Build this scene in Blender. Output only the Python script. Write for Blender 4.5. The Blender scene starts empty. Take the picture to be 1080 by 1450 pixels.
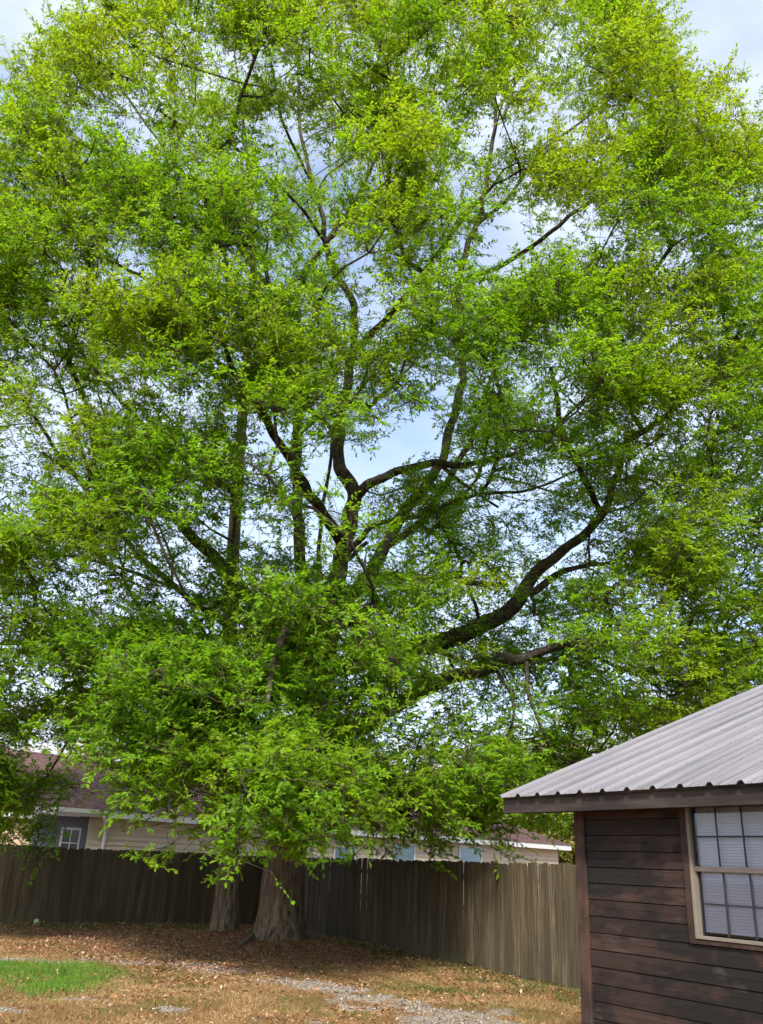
import bpy, bmesh, math, random
import numpy as np
from mathutils import Vector, Matrix
rng = np.random.default_rng(7); random.seed(7)
scene = bpy.context.scene
col = scene.collection
# ------------------------------------------------------------------ camera
FPX, PITCH, ROLL, EYE = 1240.0, math.radians(21.96), math.radians(2.58), 1.68
_F = np.array([0, math.cos(PITCH), math.sin(PITCH)]); _U0 = np.array([0, -math.sin(PITCH), math.cos(PITCH)])
_R0 = np.array([1.0, 0, 0])
_R = _R0*math.cos(ROLL) + _U0*math.sin(ROLL); _U = -_R0*math.sin(ROLL) + _U0*math.cos(ROLL)
CAM = np.array([0, 0, EYE])
cd = bpy.data.cameras.new('camera'); cam = bpy.data.objects.new('camera', cd); col.objects.link(cam)
cd.sensor_fit = 'VERTICAL'; cd.sensor_height = 36; cd.sensor_width = 36
cd.lens = 36*FPX/1450; cd.clip_end = 3000; cd.clip_start = .05
cam.matrix_world = Matrix(((_R[0], _U[0], -_F[0], 0), (_R[1], _U[1], -_F[1], 0), (_R[2], _U[2], -_F[2], EYE), (0, 0, 0, 1)))
scene.camera = cam
# ------------------------------------------------------------------ sky, sun, exposure
SUN_EL, SUN_AZ = math.radians(44), math.radians(188)      # azimuth clockwise from +Y
sd = np.array([math.sin(SUN_AZ)*math.cos(SUN_EL), math.cos(SUN_AZ)*math.cos(SUN_EL), math.sin(SUN_EL)])
world = bpy.data.worlds.new('World'); scene.world = world; world.use_nodes = True
wn, wl = world.node_tree.nodes, world.node_tree.links
wn.clear()
sky = wn.new('ShaderNodeTexSky'); sky.sky_type = 'NISHITA'; sky.sun_disc = False
sky.sun_elevation = SUN_EL; sky.sun_rotation = SUN_AZ
sky.air_density = 1.0; sky.dust_density = 2.2; sky.ozone_density = 1.4
tc = wn.new('ShaderNodeTexCoord')
mp = wn.new('ShaderNodeMapping'); mp.inputs['Scale'].default_value = (1.3, 1.3, 2.6)
cn = wn.new('ShaderNodeTexNoise'); cn.inputs['Scale'].default_value = 2.2; cn.inputs['Detail'].default_value = 6; cn.inputs['Roughness'].default_value = .55
cr = wn.new('ShaderNodeMapRange'); cr.inputs[1].default_value = .30; cr.inputs[2].default_value = .68; cr.inputs[3].default_value = .10; cr.inputs[4].default_value = .92
cm = wn.new('ShaderNodeMix'); cm.data_type = 'RGBA'; cm.inputs[7].default_value = (3.15, 3.4, 4.0, 1)
bg = wn.new('ShaderNodeBackground'); bg.inputs['Strength'].default_value = .14
wo = wn.new('ShaderNodeOutputWorld')
wl.new(tc.outputs['Generated'], mp.inputs['Vector']); wl.new(mp.outputs[0], cn.inputs['Vector'])
wl.new(cn.outputs['Fac'], cr.inputs[0]); wl.new(cr.outputs[0], cm.inputs[0])
wl.new(sky.outputs[0], cm.inputs[6]); wl.new(cm.outputs[2], bg.inputs[0]); wl.new(bg.outputs[0], wo.inputs[0])
sl = bpy.data.lights.new('sun', 'SUN'); sl.energy = 2.8; sl.angle = math.radians(7); sl.color = (1, .95, .86)
sun = bpy.data.objects.new('sun', sl); col.objects.link(sun)
sun.rotation_euler = Vector(sd).to_track_quat('Z', 'Y').to_euler(); sun.location = (-6, -8, 30)
scene.view_settings.view_transform = 'Standard'; scene.view_settings.look = 'None'
scene.view_settings.exposure = 1.3; scene.view_settings.gamma = 1
scene.cycles.max_bounces = 5; scene.cycles.diffuse_bounces = 3; scene.cycles.glossy_bounces = 2; scene.cycles.transmission_bounces = 3
scene.cycles.transparent_max_bounces = 8; scene.cycles.adaptive_threshold = .03
world.cycles.sampling_method = 'MANUAL'; world.cycles.sample_map_resolution = 256
scene.cycles.use_denoising = True

# ------------------------------------------------------------------ pixel helpers (photo pixels 1080 x 1450)
def ray(x, y): return _F + _R*((x-540)/FPX) + _U*((725-y)/FPX)
def atz(x, y, z=0.0):
    d = ray(x, y); return CAM + d*((z-EYE)/d[2])
def atY(x, y, Y):
    d = ray(x, y); return CAM + d*(Y/d[1])
def proj(P):
    v = np.asarray(P, float) - CAM; dz = v@_F
    return 540 + FPX*(v@_R)/dz, 725 - FPX*(v@_U)/dz

# ------------------------------------------------------------------ object helpers
def tag(o, label=None, cat=None, group=None, kind=None):
    if label: o['label'] = label
    if cat: o['category'] = cat
    if group: o['group'] = group
    if kind: o['kind'] = kind
    return o
def link(name, me, mat=None, parent=None, loc=None):
    o = bpy.data.objects.new(name, me); col.objects.link(o)
    if mat is not None and me is not None and not me.materials: me.materials.append(mat)
    if parent is not None: o.parent = parent
    if loc is not None: o.location = loc
    return o
def empty(name, loc, rz=0.0):
    o = bpy.data.objects.new(name, None); col.objects.link(o)
    o.location = loc; o.rotation_euler = (0, 0, rz); o.empty_display_size = .3
    return o
def mesh_np(name, verts, faces, smooth=False, attrs=None):
    """verts (n,3); faces (m,k) all of one size; attrs {name: (n,) floats}"""
    verts = np.ascontiguousarray(verts, np.float32); faces = np.ascontiguousarray(faces, np.int32)
    me = bpy.data.meshes.new(name); n, m, k = len(verts), len(faces), faces.shape[1]
    me.vertices.add(n); me.vertices.foreach_set('co', verts.ravel())
    me.loops.add(m*k); me.loops.foreach_set('vertex_index', faces.ravel())
    me.polygons.add(m); me.polygons.foreach_set('loop_start', np.arange(0, m*k, k, dtype=np.int32))
    me.polygons.foreach_set('loop_total', np.full(m, k, np.int32))
    if smooth: me.polygons.foreach_set('use_smooth', np.ones(m, bool))
    for a, v in (attrs or {}).items():
        at = me.attributes.new(a, 'FLOAT', 'POINT'); at.data.foreach_set('value', np.ascontiguousarray(v, np.float32))
    me.update(calc_edges=True)
    return me
class MB:
    """collects boxes and faces into one mesh"""
    def __init__(s): s.v, s.f = [], []
    def box(s, x0, x1, y0, y1, z0, z1):
        b = len(s.v)
        s.v += [(x0,y0,z0),(x1,y0,z0),(x1,y1,z0),(x0,y1,z0),(x0,y0,z1),(x1,y0,z1),(x1,y1,z1),(x0,y1,z1)]
        s.f += [tuple(b+i for i in q) for q in ((0,3,2,1),(4,5,6,7),(0,1,5,4),(1,2,6,5),(2,3,7,6),(3,0,4,7))]
        return s
    def poly(s, pts):
        b = len(s.v); s.v += [tuple(p) for p in pts]; s.f.append(tuple(range(b, b+len(pts)))); return s
    def prism(s, pts, ext):
        """closed polygon pts extruded by vector ext"""
        b = len(s.v); n = len(pts); e = np.array(ext)
        s.v += [tuple(p) for p in pts] + [tuple(np.array(p)+e) for p in pts]
        s.f.append(tuple(b+i for i in range(n))[::-1]); s.f.append(tuple(b+n+i for i in range(n)))
        for i in range(n): j = (i+1) % n; s.f.append((b+i, b+j, b+n+j, b+n+i))
        return s
    def mesh(s, name, bevel=0.0):
        me = bpy.data.meshes.new(name); me.from_pydata(s.v, [], s.f)
        if bevel or True:
            bm = bmesh.new(); bm.from_mesh(me)
            bmesh.ops.recalc_face_normals(bm, faces=bm.faces)
            if bevel: bmesh.ops.bevel(bm, geom=list(bm.edges), offset=bevel, segments=1, affect='EDGES')
            bm.to_mesh(me); bm.free()
        return me
    def build(s, name, mat, parent=None, bevel=0.0, loc=None):
        return link(name, s.mesh(name, bevel), mat, parent, loc)
def cat_spline(pts, step):
    """Catmull-Rom through rows of pts, resampled about every step (first three columns are xyz)"""
    P = np.array(pts, float)
    if len(P) < 2: return P
    Q = np.vstack([2*P[0]-P[1], P, 2*P[-1]-P[-2]]); out = []
    for i in range(1, len(Q)-2):
        L = np.linalg.norm(Q[i+1][:3]-Q[i][:3]); n = max(1, int(math.ceil(L/step)))
        for k in range(n):
            t = k/n; a, b, c, d = Q[i-1], Q[i], Q[i+1], Q[i+2]
            out.append(.5*((2*b)+(-a+c)*t+(2*a-5*b+4*c-d)*t*t+(-a+3*b-3*c+d)*t**3))
    out.append(P[-1]); return np.array(out)
def tube(path, sides, rfun=None, cap=True):
    """path rows x,y,z,r -> verts, quads"""
    P = path[:, :3]; n = len(P)
    T = np.gradient(P, axis=0); T /= np.linalg.norm(T, axis=1)[:, None]+1e-9
    ref = np.array([1.0, 0, 0]) if abs(T[0][0]) < .8 else np.array([0, 1.0, 0])
    N = np.zeros_like(P); v = ref - T[0]*(ref@T[0]); N[0] = v/np.linalg.norm(v)
    for i in range(1, n):
        v = N[i-1]-T[i]*(N[i-1]@T[i]); N[i] = v/(np.linalg.norm(v)+1e-9)
    B = np.cross(T, N); th = np.linspace(0, 2*math.pi, sides, endpoint=False)
    rad = np.repeat(path[:, 3][:, None], sides, 1)
    if rfun is not None: rad = rad*rfun(P, th)
    V = P[:, None]+rad[..., None]*(np.cos(th)[None, :, None]*N[:, None]+np.sin(th)[None, :, None]*B[:, None])
    i = np.arange(n-1)[:, None]*sides; j = np.arange(sides)[None]; j2 = (j+1) % sides
    Fc = np.stack([i+j, i+j2, i+sides+j2, i+sides+j], -1).reshape(-1, 4)
    return V.reshape(-1, 3), Fc
def nrm(v): return v/(np.linalg.norm(v, axis=-1, keepdims=True)+1e-9)
def vnoise(x, y, seed=0):
    """smooth 2-D value noise"""
    x = np.asarray(x, float); y = np.asarray(y, float)
    xi = np.floor(x).astype(np.int64); yi = np.floor(y).astype(np.int64); fx = x-xi; fy = y-yi
    def h(a, b):
        n = (a*374761393+b*668265263+seed*1442695041) & 0x7fffffff
        n = ((n ^ (n >> 13))*1274126177) & 0x7fffffff
        return ((n ^ (n >> 16)) & 0xffff)/65535.0
    sx = fx*fx*(3-2*fx); sy = fy*fy*(3-2*fy)
    return (h(xi, yi)*(1-sx)+h(xi+1, yi)*sx)*(1-sy)+(h(xi, yi+1)*(1-sx)+h(xi+1, yi+1)*sx)*sy
def fbm(x, y, seed=0, o=3): return sum(vnoise(x*2**i, y*2**i, seed+i)*.5**i for i in range(o))/sum(.5**i for i in range(o))

# ------------------------------------------------------------------ materials
class NT:
    def __init__(s, name):
        s.m = bpy.data.materials.new(name); s.m.use_nodes = True; s.t = s.m.node_tree; s.t.nodes.clear()
        s.out = s.n('ShaderNodeOutputMaterial')
    def n(s, t, **kw):
        o = s.t.nodes.new(t)
        for k, v in kw.items(): setattr(o, k, v)
        return o
    def l(s, a, b): s.t.links.new(a, b)
    def set(s, inp, v):
        if hasattr(v, 'is_output'): s.l(v, inp)
        else: inp.default_value = v
    def coord(s, which='Object', scale=(1, 1, 1), rot=(0, 0, 0)):
        c = s.n('ShaderNodeTexCoord'); m = s.n('ShaderNodeMapping'); m.inputs['Scale'].default_value = scale
        m.inputs['Rotation'].default_value = rot
        if which == 'World':
            g = s.n('ShaderNodeNewGeometry'); s.l(g.outputs['Position'], m.inputs[0])
        else:
            a = s.n('ShaderNodeVectorMath', operation='ADD'); s.l(c.outputs[which], a.inputs[0])
            k = s.n('ShaderNodeVectorMath', operation='MULTIPLY_ADD'); s.l(s.rand(), k.inputs[0]); k.inputs[1].default_value = (37, 23, 29); s.l(a.outputs[0], k.inputs[2])
            s.l(k.outputs[0], m.inputs[0])
        return m.outputs[0]
    def noise(s, vec, scale=5, detail=4, rough=.55, dist=0):
        o = s.n('ShaderNodeTexNoise'); o.inputs['Scale'].default_value = scale; o.inputs['Detail'].default_value = detail
        o.inputs['Roughness'].default_value = rough; o.inputs['Distortion'].default_value = dist
        s.set(o.inputs['Vector'], vec); return o.outputs['Fac']
    def ramp(s, fac, stops):
        o = s.n('ShaderNodeValToRGB'); e = o.color_ramp.elements
        while len(e) < len(stops): e.new(.5)
        for i, (p, c) in enumerate(stops): e[i].position = p; e[i].color = (*c, 1) if len(c) == 3 else c
        s.set(o.inputs[0], fac); return o.outputs[0]
    def mix(s, f, a, b, mode='MIX'):
        o = s.n('ShaderNodeMix', data_type='RGBA', blend_type=mode)
        for i, v in ((0, f), (6, a), (7, b)):
            if isinstance(v, tuple) and len(v) == 3: v = (*v, 1)
            s.set(o.inputs[i], v)
        return o.outputs[2]
    def maprange(s, v, a, b, c=0.0, d=1.0):
        o = s.n('ShaderNodeMapRange'); s.set(o.inputs[0], v)
        for i, k in enumerate((a, b, c, d)): o.inputs[i+1].default_value = k
        return o.outputs[0]
    def math(s, op, a, b=0.0):
        o = s.n('ShaderNodeMath', operation=op); s.set(o.inputs[0], a); s.set(o.inputs[1], b); return o.outputs[0]
    def attr(s, name, out='Fac'):
        o = s.n('ShaderNodeAttribute', attribute_name=name); return o.outputs[out]
    def rand(s): return s.n('ShaderNodeObjectInfo').outputs['Random']
    def bump(s, h, strength=.3, dist=.01):
        o = s.n('ShaderNodeBump'); o.inputs['Strength'].default_value = strength; o.inputs['Distance'].default_value = dist
        s.l(h, o.inputs['Height']); return o.outputs[0]
    def bsdf(s, colr, rough=.8, normal=None, spec=.3, metal=0.0):
        o = s.n('ShaderNodeBsdfPrincipled')
        if isinstance(colr, tuple) and len(colr) == 3: colr = (*colr, 1)
        s.set(o.inputs['Base Color'], colr); s.set(o.inputs['Roughness'], rough)
        o.inputs['Specular IOR Level'].default_value = spec; o.inputs['Metallic'].default_value = metal
        if normal is not None: s.l(normal, o.inputs['Normal'])
        s.l(o.outputs[0], s.out.inputs[0]); return s.m
def simple(name, c, rough=.7, spec=.3, var=.15, scale=6, bump=.1):
    t = NT(name); v = t.coord('Object'); f = t.noise(v, scale, 5, .6)
    cc = t.mix(t.maprange(f, .3, .7), tuple(x*(1-var) for x in c), tuple(min(1, x*(1+var)) for x in c))
    return t.bsdf(cc, rough, t.bump(f, bump, .01), spec)
def leaf_mat(name, dark, light, yellow, trans=.48, tscale=1.75):
    t = NT(name); a = t.attr('tint'); b = t.attr('hue')
    c = t.mix(a, dark, light); c = t.mix(b, c, yellow)
    tr = t.mix(1.0, c, (1.30*tscale, 1.18*tscale, .55*tscale), 'MULTIPLY')
    p = t.n('ShaderNodeBsdfPrincipled'); t.l(c, p.inputs['Base Color']); p.inputs['Roughness'].default_value = .45
    p.inputs['Specular IOR Level'].default_value = .2
    q = t.n('ShaderNodeBsdfTranslucent'); t.l(tr, q.inputs[0])
    m = t.n('ShaderNodeMixShader'); m.inputs[0].default_value = trans
    t.l(p.outputs[0], m.inputs[1]); t.l(q.outputs[0], m.inputs[2]); t.l(m.outputs[0], t.out.inputs[0])
    return t.m
M = {}
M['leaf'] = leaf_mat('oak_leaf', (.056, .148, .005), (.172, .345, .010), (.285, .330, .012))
M['leaf_far'] = leaf_mat('far_leaf', (.12, .16, .03), (.26, .28, .06), (.38, .33, .10), .3, 1.2)
def varmat_(name):
    t = NT(name); c = t.ramp(t.attr('tint'), [(0, (.018, .014, .010)), (.45, (.06, .047, .034)), (.75, (.10, .085, .06)), (1, (.085, .105, .035))]); return t.bsdf(c, .9, None, .1)
def bark():
    t = NT('bark'); v = t.coord('World', (1, 1, .09)); w = t.coord('World')
    r = t.noise(v, 20, 6, .65, .6); big = t.noise(w, 1.3, 4, .6); sp = t.noise(w, 9, 5, .6)
    c = t.ramp(r, [(.36, (.030, .022, .015)), (.46, (.16, .120, .082)), (.58, (.29, .225, .158)), (.8, (.38, .31, .23))])
    c = t.mix(t.maprange(big, .45, .65, 0, .75), c, (.13, .090, .060))
    c = t.mix(t.maprange(sp, .60, .72, 0, .5), c, (.15, .165, .10))
    h = t.math('ADD', r, t.math('MULTIPLY', t.noise(v, 55, 4, .6), .4))
    return t.bsdf(c, .9, t.bump(h, 1.0, .06), .15)
M['bark'] = bark()
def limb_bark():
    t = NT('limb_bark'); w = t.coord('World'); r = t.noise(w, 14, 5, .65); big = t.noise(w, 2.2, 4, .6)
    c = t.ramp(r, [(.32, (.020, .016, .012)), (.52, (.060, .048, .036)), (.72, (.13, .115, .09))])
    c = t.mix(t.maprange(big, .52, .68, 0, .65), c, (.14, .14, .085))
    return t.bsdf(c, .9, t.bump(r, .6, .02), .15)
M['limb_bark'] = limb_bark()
M['twig'] = simple('twig', (.085, .068, .046), .85, .15, .35, 3)
M['moss'] = varmat_('bark_flakes')
M['dead_leaf'] = simple('dead_leaf', (.26, .115, .055), .8, .2, .3, 8)

def fence_wood():
    t = NT('fence_wood'); v = t.coord('Object', (1, 1, .06)); w = t.coord('World'); rnd = t.rand()
    g = t.noise(v, 42, 6, .7, .3); g2 = t.noise(v, 13, 4, .6)
    base = t.ramp(g, [(.30, (.018, .014, .010)), (.44, (.075, .058, .036)), (.56, (.155, .122, .076)), (.72, (.25, .205, .138))])
    base = t.mix(t.maprange(t.noise(t.coord('Object', (1, 1, .12)), 5, 3, .6), .45, .62, 0, .7), base, (.055, .046, .030))
    base = t.mix(t.maprange(rnd, .1, 1, .0, .85), base, t.mix(t.noise(v, 30, 3, .6), (.030, .024, .016), (.085, .068, .045)))
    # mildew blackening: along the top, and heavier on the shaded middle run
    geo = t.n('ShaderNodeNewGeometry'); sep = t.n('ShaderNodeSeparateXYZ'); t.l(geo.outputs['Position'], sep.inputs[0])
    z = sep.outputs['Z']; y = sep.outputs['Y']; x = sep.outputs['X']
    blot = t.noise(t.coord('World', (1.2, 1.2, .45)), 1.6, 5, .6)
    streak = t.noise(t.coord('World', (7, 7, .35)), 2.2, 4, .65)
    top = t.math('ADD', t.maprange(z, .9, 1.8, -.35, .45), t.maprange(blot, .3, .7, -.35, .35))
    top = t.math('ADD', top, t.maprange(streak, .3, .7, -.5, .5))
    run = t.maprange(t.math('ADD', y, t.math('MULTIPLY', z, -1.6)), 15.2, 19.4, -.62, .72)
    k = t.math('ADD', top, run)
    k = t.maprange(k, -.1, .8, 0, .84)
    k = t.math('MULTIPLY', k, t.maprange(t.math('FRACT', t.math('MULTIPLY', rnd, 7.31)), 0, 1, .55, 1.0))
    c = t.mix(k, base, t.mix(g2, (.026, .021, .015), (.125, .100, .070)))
    alg = t.maprange(t.math('ADD', t.maprange(z, 0, .7, .45, -.3), t.maprange(t.noise(w, 2.6, 4, .6), .35, .7, -.3, .4)), .2, .7, 0, .45)
    c = t.mix(alg, c, (.05, .062, .028))
    return t.bsdf(c, .9, t.bump(g, .5, .006), .12)
M['fence'] = fence_wood()
def shed_wood(name, a, b, stain=1.0, sc=(.07, 1, 1)):
    t = NT(name); v = t.coord('Object', sc); w = t.coord('World'); rnd = t.rand()
    g = t.noise(v, 26, 6, .7, .5); c = t.mix(t.maprange(g, .28, .72), a, b)
    c = t.mix(t.maprange(rnd, .2, 1, .0, .75), c, (.016, .010, .0075))
    kn = t.noise(t.coord('Object', (.5, 1, 1)), 3.5, 3, .5); c = t.mix(t.maprange(kn, .66, .74, 0, .7), c, (.10, .040, .017))
    st = t.noise(t.coord('World', (.9, .9, 1.5)), 1.9, 5, .62); c = t.mix(t.maprange(st, .46, .55, 0, .92*stain), c, (.010, .0085, .0075))
    gr = t.noise(t.coord('World', (1, 1, 3)), 3.3, 4, .65); c = t.mix(t.maprange(gr, .58, .72, 0, .45), c, (.075, .060, .050))
    return t.bsdf(c, .72, t.bump(g, .45, .004), .25)
M['shed'] = shed_wood('shed_siding', (.012, .0072, .0055), (.072, .040, .030))
M['shed_trim'] = shed_wood('shed_trim', (.038, .020, .014), (.085, .048, .034), .55, (1, 1, .08))
M['fascia'] = shed_wood('shed_fascia', (.014, .010, .009), (.085, .068, .058), .4)
M['soffit'] = simple('soffit', (.02, .015, .012), .9)
def roof_metal():
    t = NT('roof_metal'); v = t.coord('Object', (1, .05, .05)); w = t.coord('World'); rnd = t.rand()
    s1 = t.noise(v, 9, 5, .65); s2 = t.noise(w, 1.2, 5, .6)
    c = t.ramp(s1, [(.3, (.10, .094, .105)), (.46, (.20, .19, .208)), (.7, (.285, .272, .29))])
    c = t.mix(t.maprange(s2, .4, .7, 0, .35), c, (.19, .178, .165))
    c = t.mix(t.maprange(rnd, 0, 1, 0, .25), c, (.155, .145, .16))
    gr = t.noise(w, 28, 3, .6); c = t.mix(t.maprange(gr, .62, .75, 0, .4), c, (.10, .09, .085))
    return t.bsdf(c, t.maprange(s2, .3, .7, .42, .62), t.bump(s2, .05, .01), .4, .25)
M['metal'] = roof_metal()
M['screw'] = simple('screw', (.22, .21, .21), .5, .5)
M['white_trim'] = simple('white_trim', (.74, .74, .72), .55, .4, .08)
M['alu'] = simple('window_alu', (.17, .145, .115), .5, .4, .12)
M['muntin'] = simple('muntin', (.022, .026, .036), .5)
M['alu_dark'] = simple('meeting_rail', (.13, .11, .095), .5)
M['blind'] = simple('blind', (.62, .62, .63), .6, .3, .06)
def glass(name, tint, refl=1.45):
    t = NT(name); a = t.n('ShaderNodeBsdfTransparent'); a.inputs[0].default_value = (*tint, 1)
    b = t.n('ShaderNodeBsdfGlossy'); b.inputs['Roughness'].default_value = .02
    fr = t.n('ShaderNodeFresnel'); fr.inputs[0].default_value = refl
    m = t.n('ShaderNodeMixShader'); t.l(fr.outputs[0], m.inputs[0]); t.l(a.outputs[0], m.inputs[1]); t.l(b.outputs[0], m.inputs[2])
    t.l(m.outputs[0], t.out.inputs[0]); return t.m
M['glass'] = glass('window_glass', (.90, .92, .96), 1.42)
M['house_glass'] = glass('house_glass', (.85, .93, .97), 1.3)
M['curtain'] = simple('curtain', (.60, .60, .57), .8, .2, .06)
def siding():
    t = NT('vinyl_siding'); w = t.coord('World'); f = t.noise(w, 1.1, 4, .6)
    return t.bsdf(t.mix(f, (.56, .46, .34), (.65, .545, .42)), .6, None, .3)
M['siding'] = siding()
def brick():
    t = NT('tan_brick'); b = t.n('ShaderNodeTexBrick'); v = t.coord('Object', (1, 1, 1), (math.pi/2, 0, 0))
    t.l(v, b.inputs['Vector']); b.inputs['Color1'].default_value = (.40, .24, .15, 1); b.inputs['Color2'].default_value = (.52, .34, .22, 1)
    b.inputs['Mortar'].default_value = (.5, .44, .37, 1); b.inputs['Scale'].default_value = 1; b.inputs['Brick Width'].default_value = .21
    b.inputs['Row Height'].default_value = .075; b.inputs['Mortar Size'].default_value = .008
    return t.bsdf(b.outputs[0], .85, t.bump(b.outputs['Fac'], -.3, .01), .2)
M['brick'] = brick()
def shingle(name, a, b):
    t = NT(name); w = t.coord('World', (1, 1, 1)); f = t.noise(w, 7, 2, .5); g = t.noise(w, 60, 2, .6)
    return t.bsdf(t.mix(t.maprange(f, .35, .65), a, b), .95, t.bump(g, .4, .01), .1)
M['shingle_red'] = shingle('shingle_red', (.10, .058, .052), (.16, .10, .09))
M['shingle_grey'] = shingle('shingle_grey', (.085, .08, .095), (.13, .125, .145))
M['blue_door'] = simple('blue_door', (.16, .20, .30), .5, .4, .1)
M['slate_panel'] = simple('slate_panel', (.20, .20, .25), .6, .3, .1)
M['dark_glass'] = simple('dark_glass', (.02, .022, .026), .12, .6, .1)
M['ball'] = simple('ball', (.42, .42, .28), .8, .2, .15)
M['plate'] = simple('plate', (.10, .10, .11), .7)

def ground_mat():
    t = NT('ground'); w = t.coord('World'); gv, gn, lt, wd = (t.attr(k) for k in ('gravel', 'green', 'litter', 'weed'))
    f1 = t.noise(w, 9, 6, .7); f2 = t.noise(w, 42, 4, .7); f3 = t.noise(w, 1.7, 4, .6)
    dry = t.ramp(t.math('ADD', t.math('MULTIPLY', f2, .6), t.math('MULTIPLY', f1, .4)), [(.3, (.080, .046, .021)), (.48, (.205, .122, .052)), (.68, (.34, .225, .105))])
    dry = t.mix(t.maprange(f3, .38, .6, 0, .65), dry, (.13, .070, .034))
    lit = t.ramp(f2, [(.3, (.055, .030, .018)), (.5, (.17, .085, .046)), (.7, (.32, .19, .115))])
    gra = t.ramp(f2, [(.3, (.13, .108, .09)), (.5, (.26, .226, .195)), (.7, (.40, .365, .33))])
    wee = t.ramp(f2, [(.3, (.035, .033, .012)), (.6, (.085, .090, .030))])
    def edge(a, lo=.35, hi=.65): return t.maprange(t.math('ADD', a, t.maprange(f1, .3, .7, -.22, .22)), lo, hi)
    c = t.mix(edge(lt), dry, lit); c = t.mix(edge(wd), c, wee); c = t.mix(edge(gv), c, gra); c = t.mix(t.maprange(edge(gn, .2, 1.0), 0, 1, 0, .55), c, (.06, .085, .02))
    return t.bsdf(c, .95, t.bump(f2, .7, .02), .1)
M['ground'] = ground_mat()
def varmat(name, stops, rough=.85, trans=0.0):
    t = NT(name); c = t.ramp(t.attr('tint'), stops)
    if trans:
        p = t.n('ShaderNodeBsdfPrincipled'); t.l(c, p.inputs[0]); p.inputs['Roughness'].default_value = rough; p.inputs['Specular IOR Level'].default_value = .2
        q = t.n('ShaderNodeBsdfTranslucent'); t.l(c, q.inputs[0]); m = t.n('ShaderNodeMixShader'); m.inputs[0].default_value = trans
        t.l(p.outputs[0], m.inputs[1]); t.l(q.outputs[0], m.inputs[2]); t.l(m.outputs[0], t.out.inputs[0]); return t.m
    return t.bsdf(c, rough, None, .15)
M['dry_grass'] = varmat('dry_grass', [(0, (.16, .080, .030)), (.45, (.34, .215, .092)), (.8, (.47, .345, .17)), (1, (.12, .14, .030))], .9, .25)
M['green_grass'] = varmat('green_grass', [(0, (.05, .13, .012)), (.6, (.10, .25, .02)), (1, (.20, .34, .05))], .6, .35)
M['weeds'] = varmat('weeds', [(0, (.04, .07, .015)), (.6, (.085, .14, .022)), (1, (.17, .20, .05))], .7, .3)
M['litter'] = varmat('leaf_litter', [(0, (.09, .040, .020)), (.4, (.26, .115, .055)), (.75, (.42, .245, .14)), (1, (.50, .40, .30))], .85)
M['stones'] = varmat('stones', [(0, (.12, .092, .070)), (.5, (.225, .188, .155)), (1, (.40, .36, .315))], .85)

# ================================================================== THE SETTING: ground
def poly_in(px, py, poly):
    poly = np.array(poly, float); ins = np.zeros(px.shape, bool); j = len(poly)-1
    for i in range(len(poly)):
        xi, yi = poly[i]; xj, yj = poly[j]
        ins ^= ((yi > py) != (yj > py)) & (px < (xj-xi)*(py-yi)/(yj-yi+1e-12)+xi); j = i
    return ins
def wpoly(pts): return [tuple(atz(x, y)[:2]) for x, y in pts]
G_PATCH = wpoly([(-70,1364),(0,1366),(60,1365),(120,1369),(178,1381),(150,1388),(126,1391),(106,1404),(66,1412),(25,1408),(34,1396),(8,1388),(-30,1392),(-80,1384)])
def seg_dist(x, y, pts):
    d = np.full(x.shape, 1e9); k = np.zeros(x.shape)
    for (ax, ay, aw), (bx, by, bw) in zip(pts[:-1], pts[1:]):
        vx, vy = bx-ax, by-ay; t = np.clip(((x-ax)*vx+(y-ay)*vy)/(vx*vx+vy*vy), 0, 1)
        q = np.hypot(x-ax-t*vx, y-ay-t*vy)/(aw+(bw-aw)*t); m = q < d; d[m] = q[m]
    return d
def wline(pts): return [(*atz(x, y)[:2], w) for x, y, w in pts]
GRAVEL = [wline([(-90,1358,.30),(60,1361,.32),(150,1364,.42),(260,1368,.40),(330,1377,.38),(400,1388,.42),(470,1402,.45),(540,1420,.6),(630,1440,.9),(740,1466,1.1),(900,1520,1.2)]),
          wline([(500,1424,.35),(570,1440,.5),(640,1462,.6)]), wline([(70,1417,.10),(110,1416,.16),(150,1418,.05)]), wline([(-20,1431,.2),(14,1432,.14),(30,1436,.05)]),
          wline([(236,1431,.10),(262,1433,.13)]), wline([(315,1420,.10),(346,1423,.12)]), wline([(345,1438,.10),(372,1442,.12)]), wline([(398,1440,.05),(450,1446,.1)])]
FR_A, FR_B = atz(825, 1404)[:2], atz(450, 1325)[:2]                # the fence's right-hand run, on the ground
FL_A, FL_B = atz(0, 1307)[:2], atz(260, 1309)[:2]                  # its run behind the small oak
_d1 = nrm(FR_B-FR_A); _d2 = nrm(FL_B-FL_A)
_s = np.linalg.solve(np.array([_d1, -_d2]).T, FL_A-FR_A); FC = FR_A+_d1*_s[0]
TREE1 = atz(402, 1340)[:2]; TREE2 = atz(318, 1327)[:2]
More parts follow.
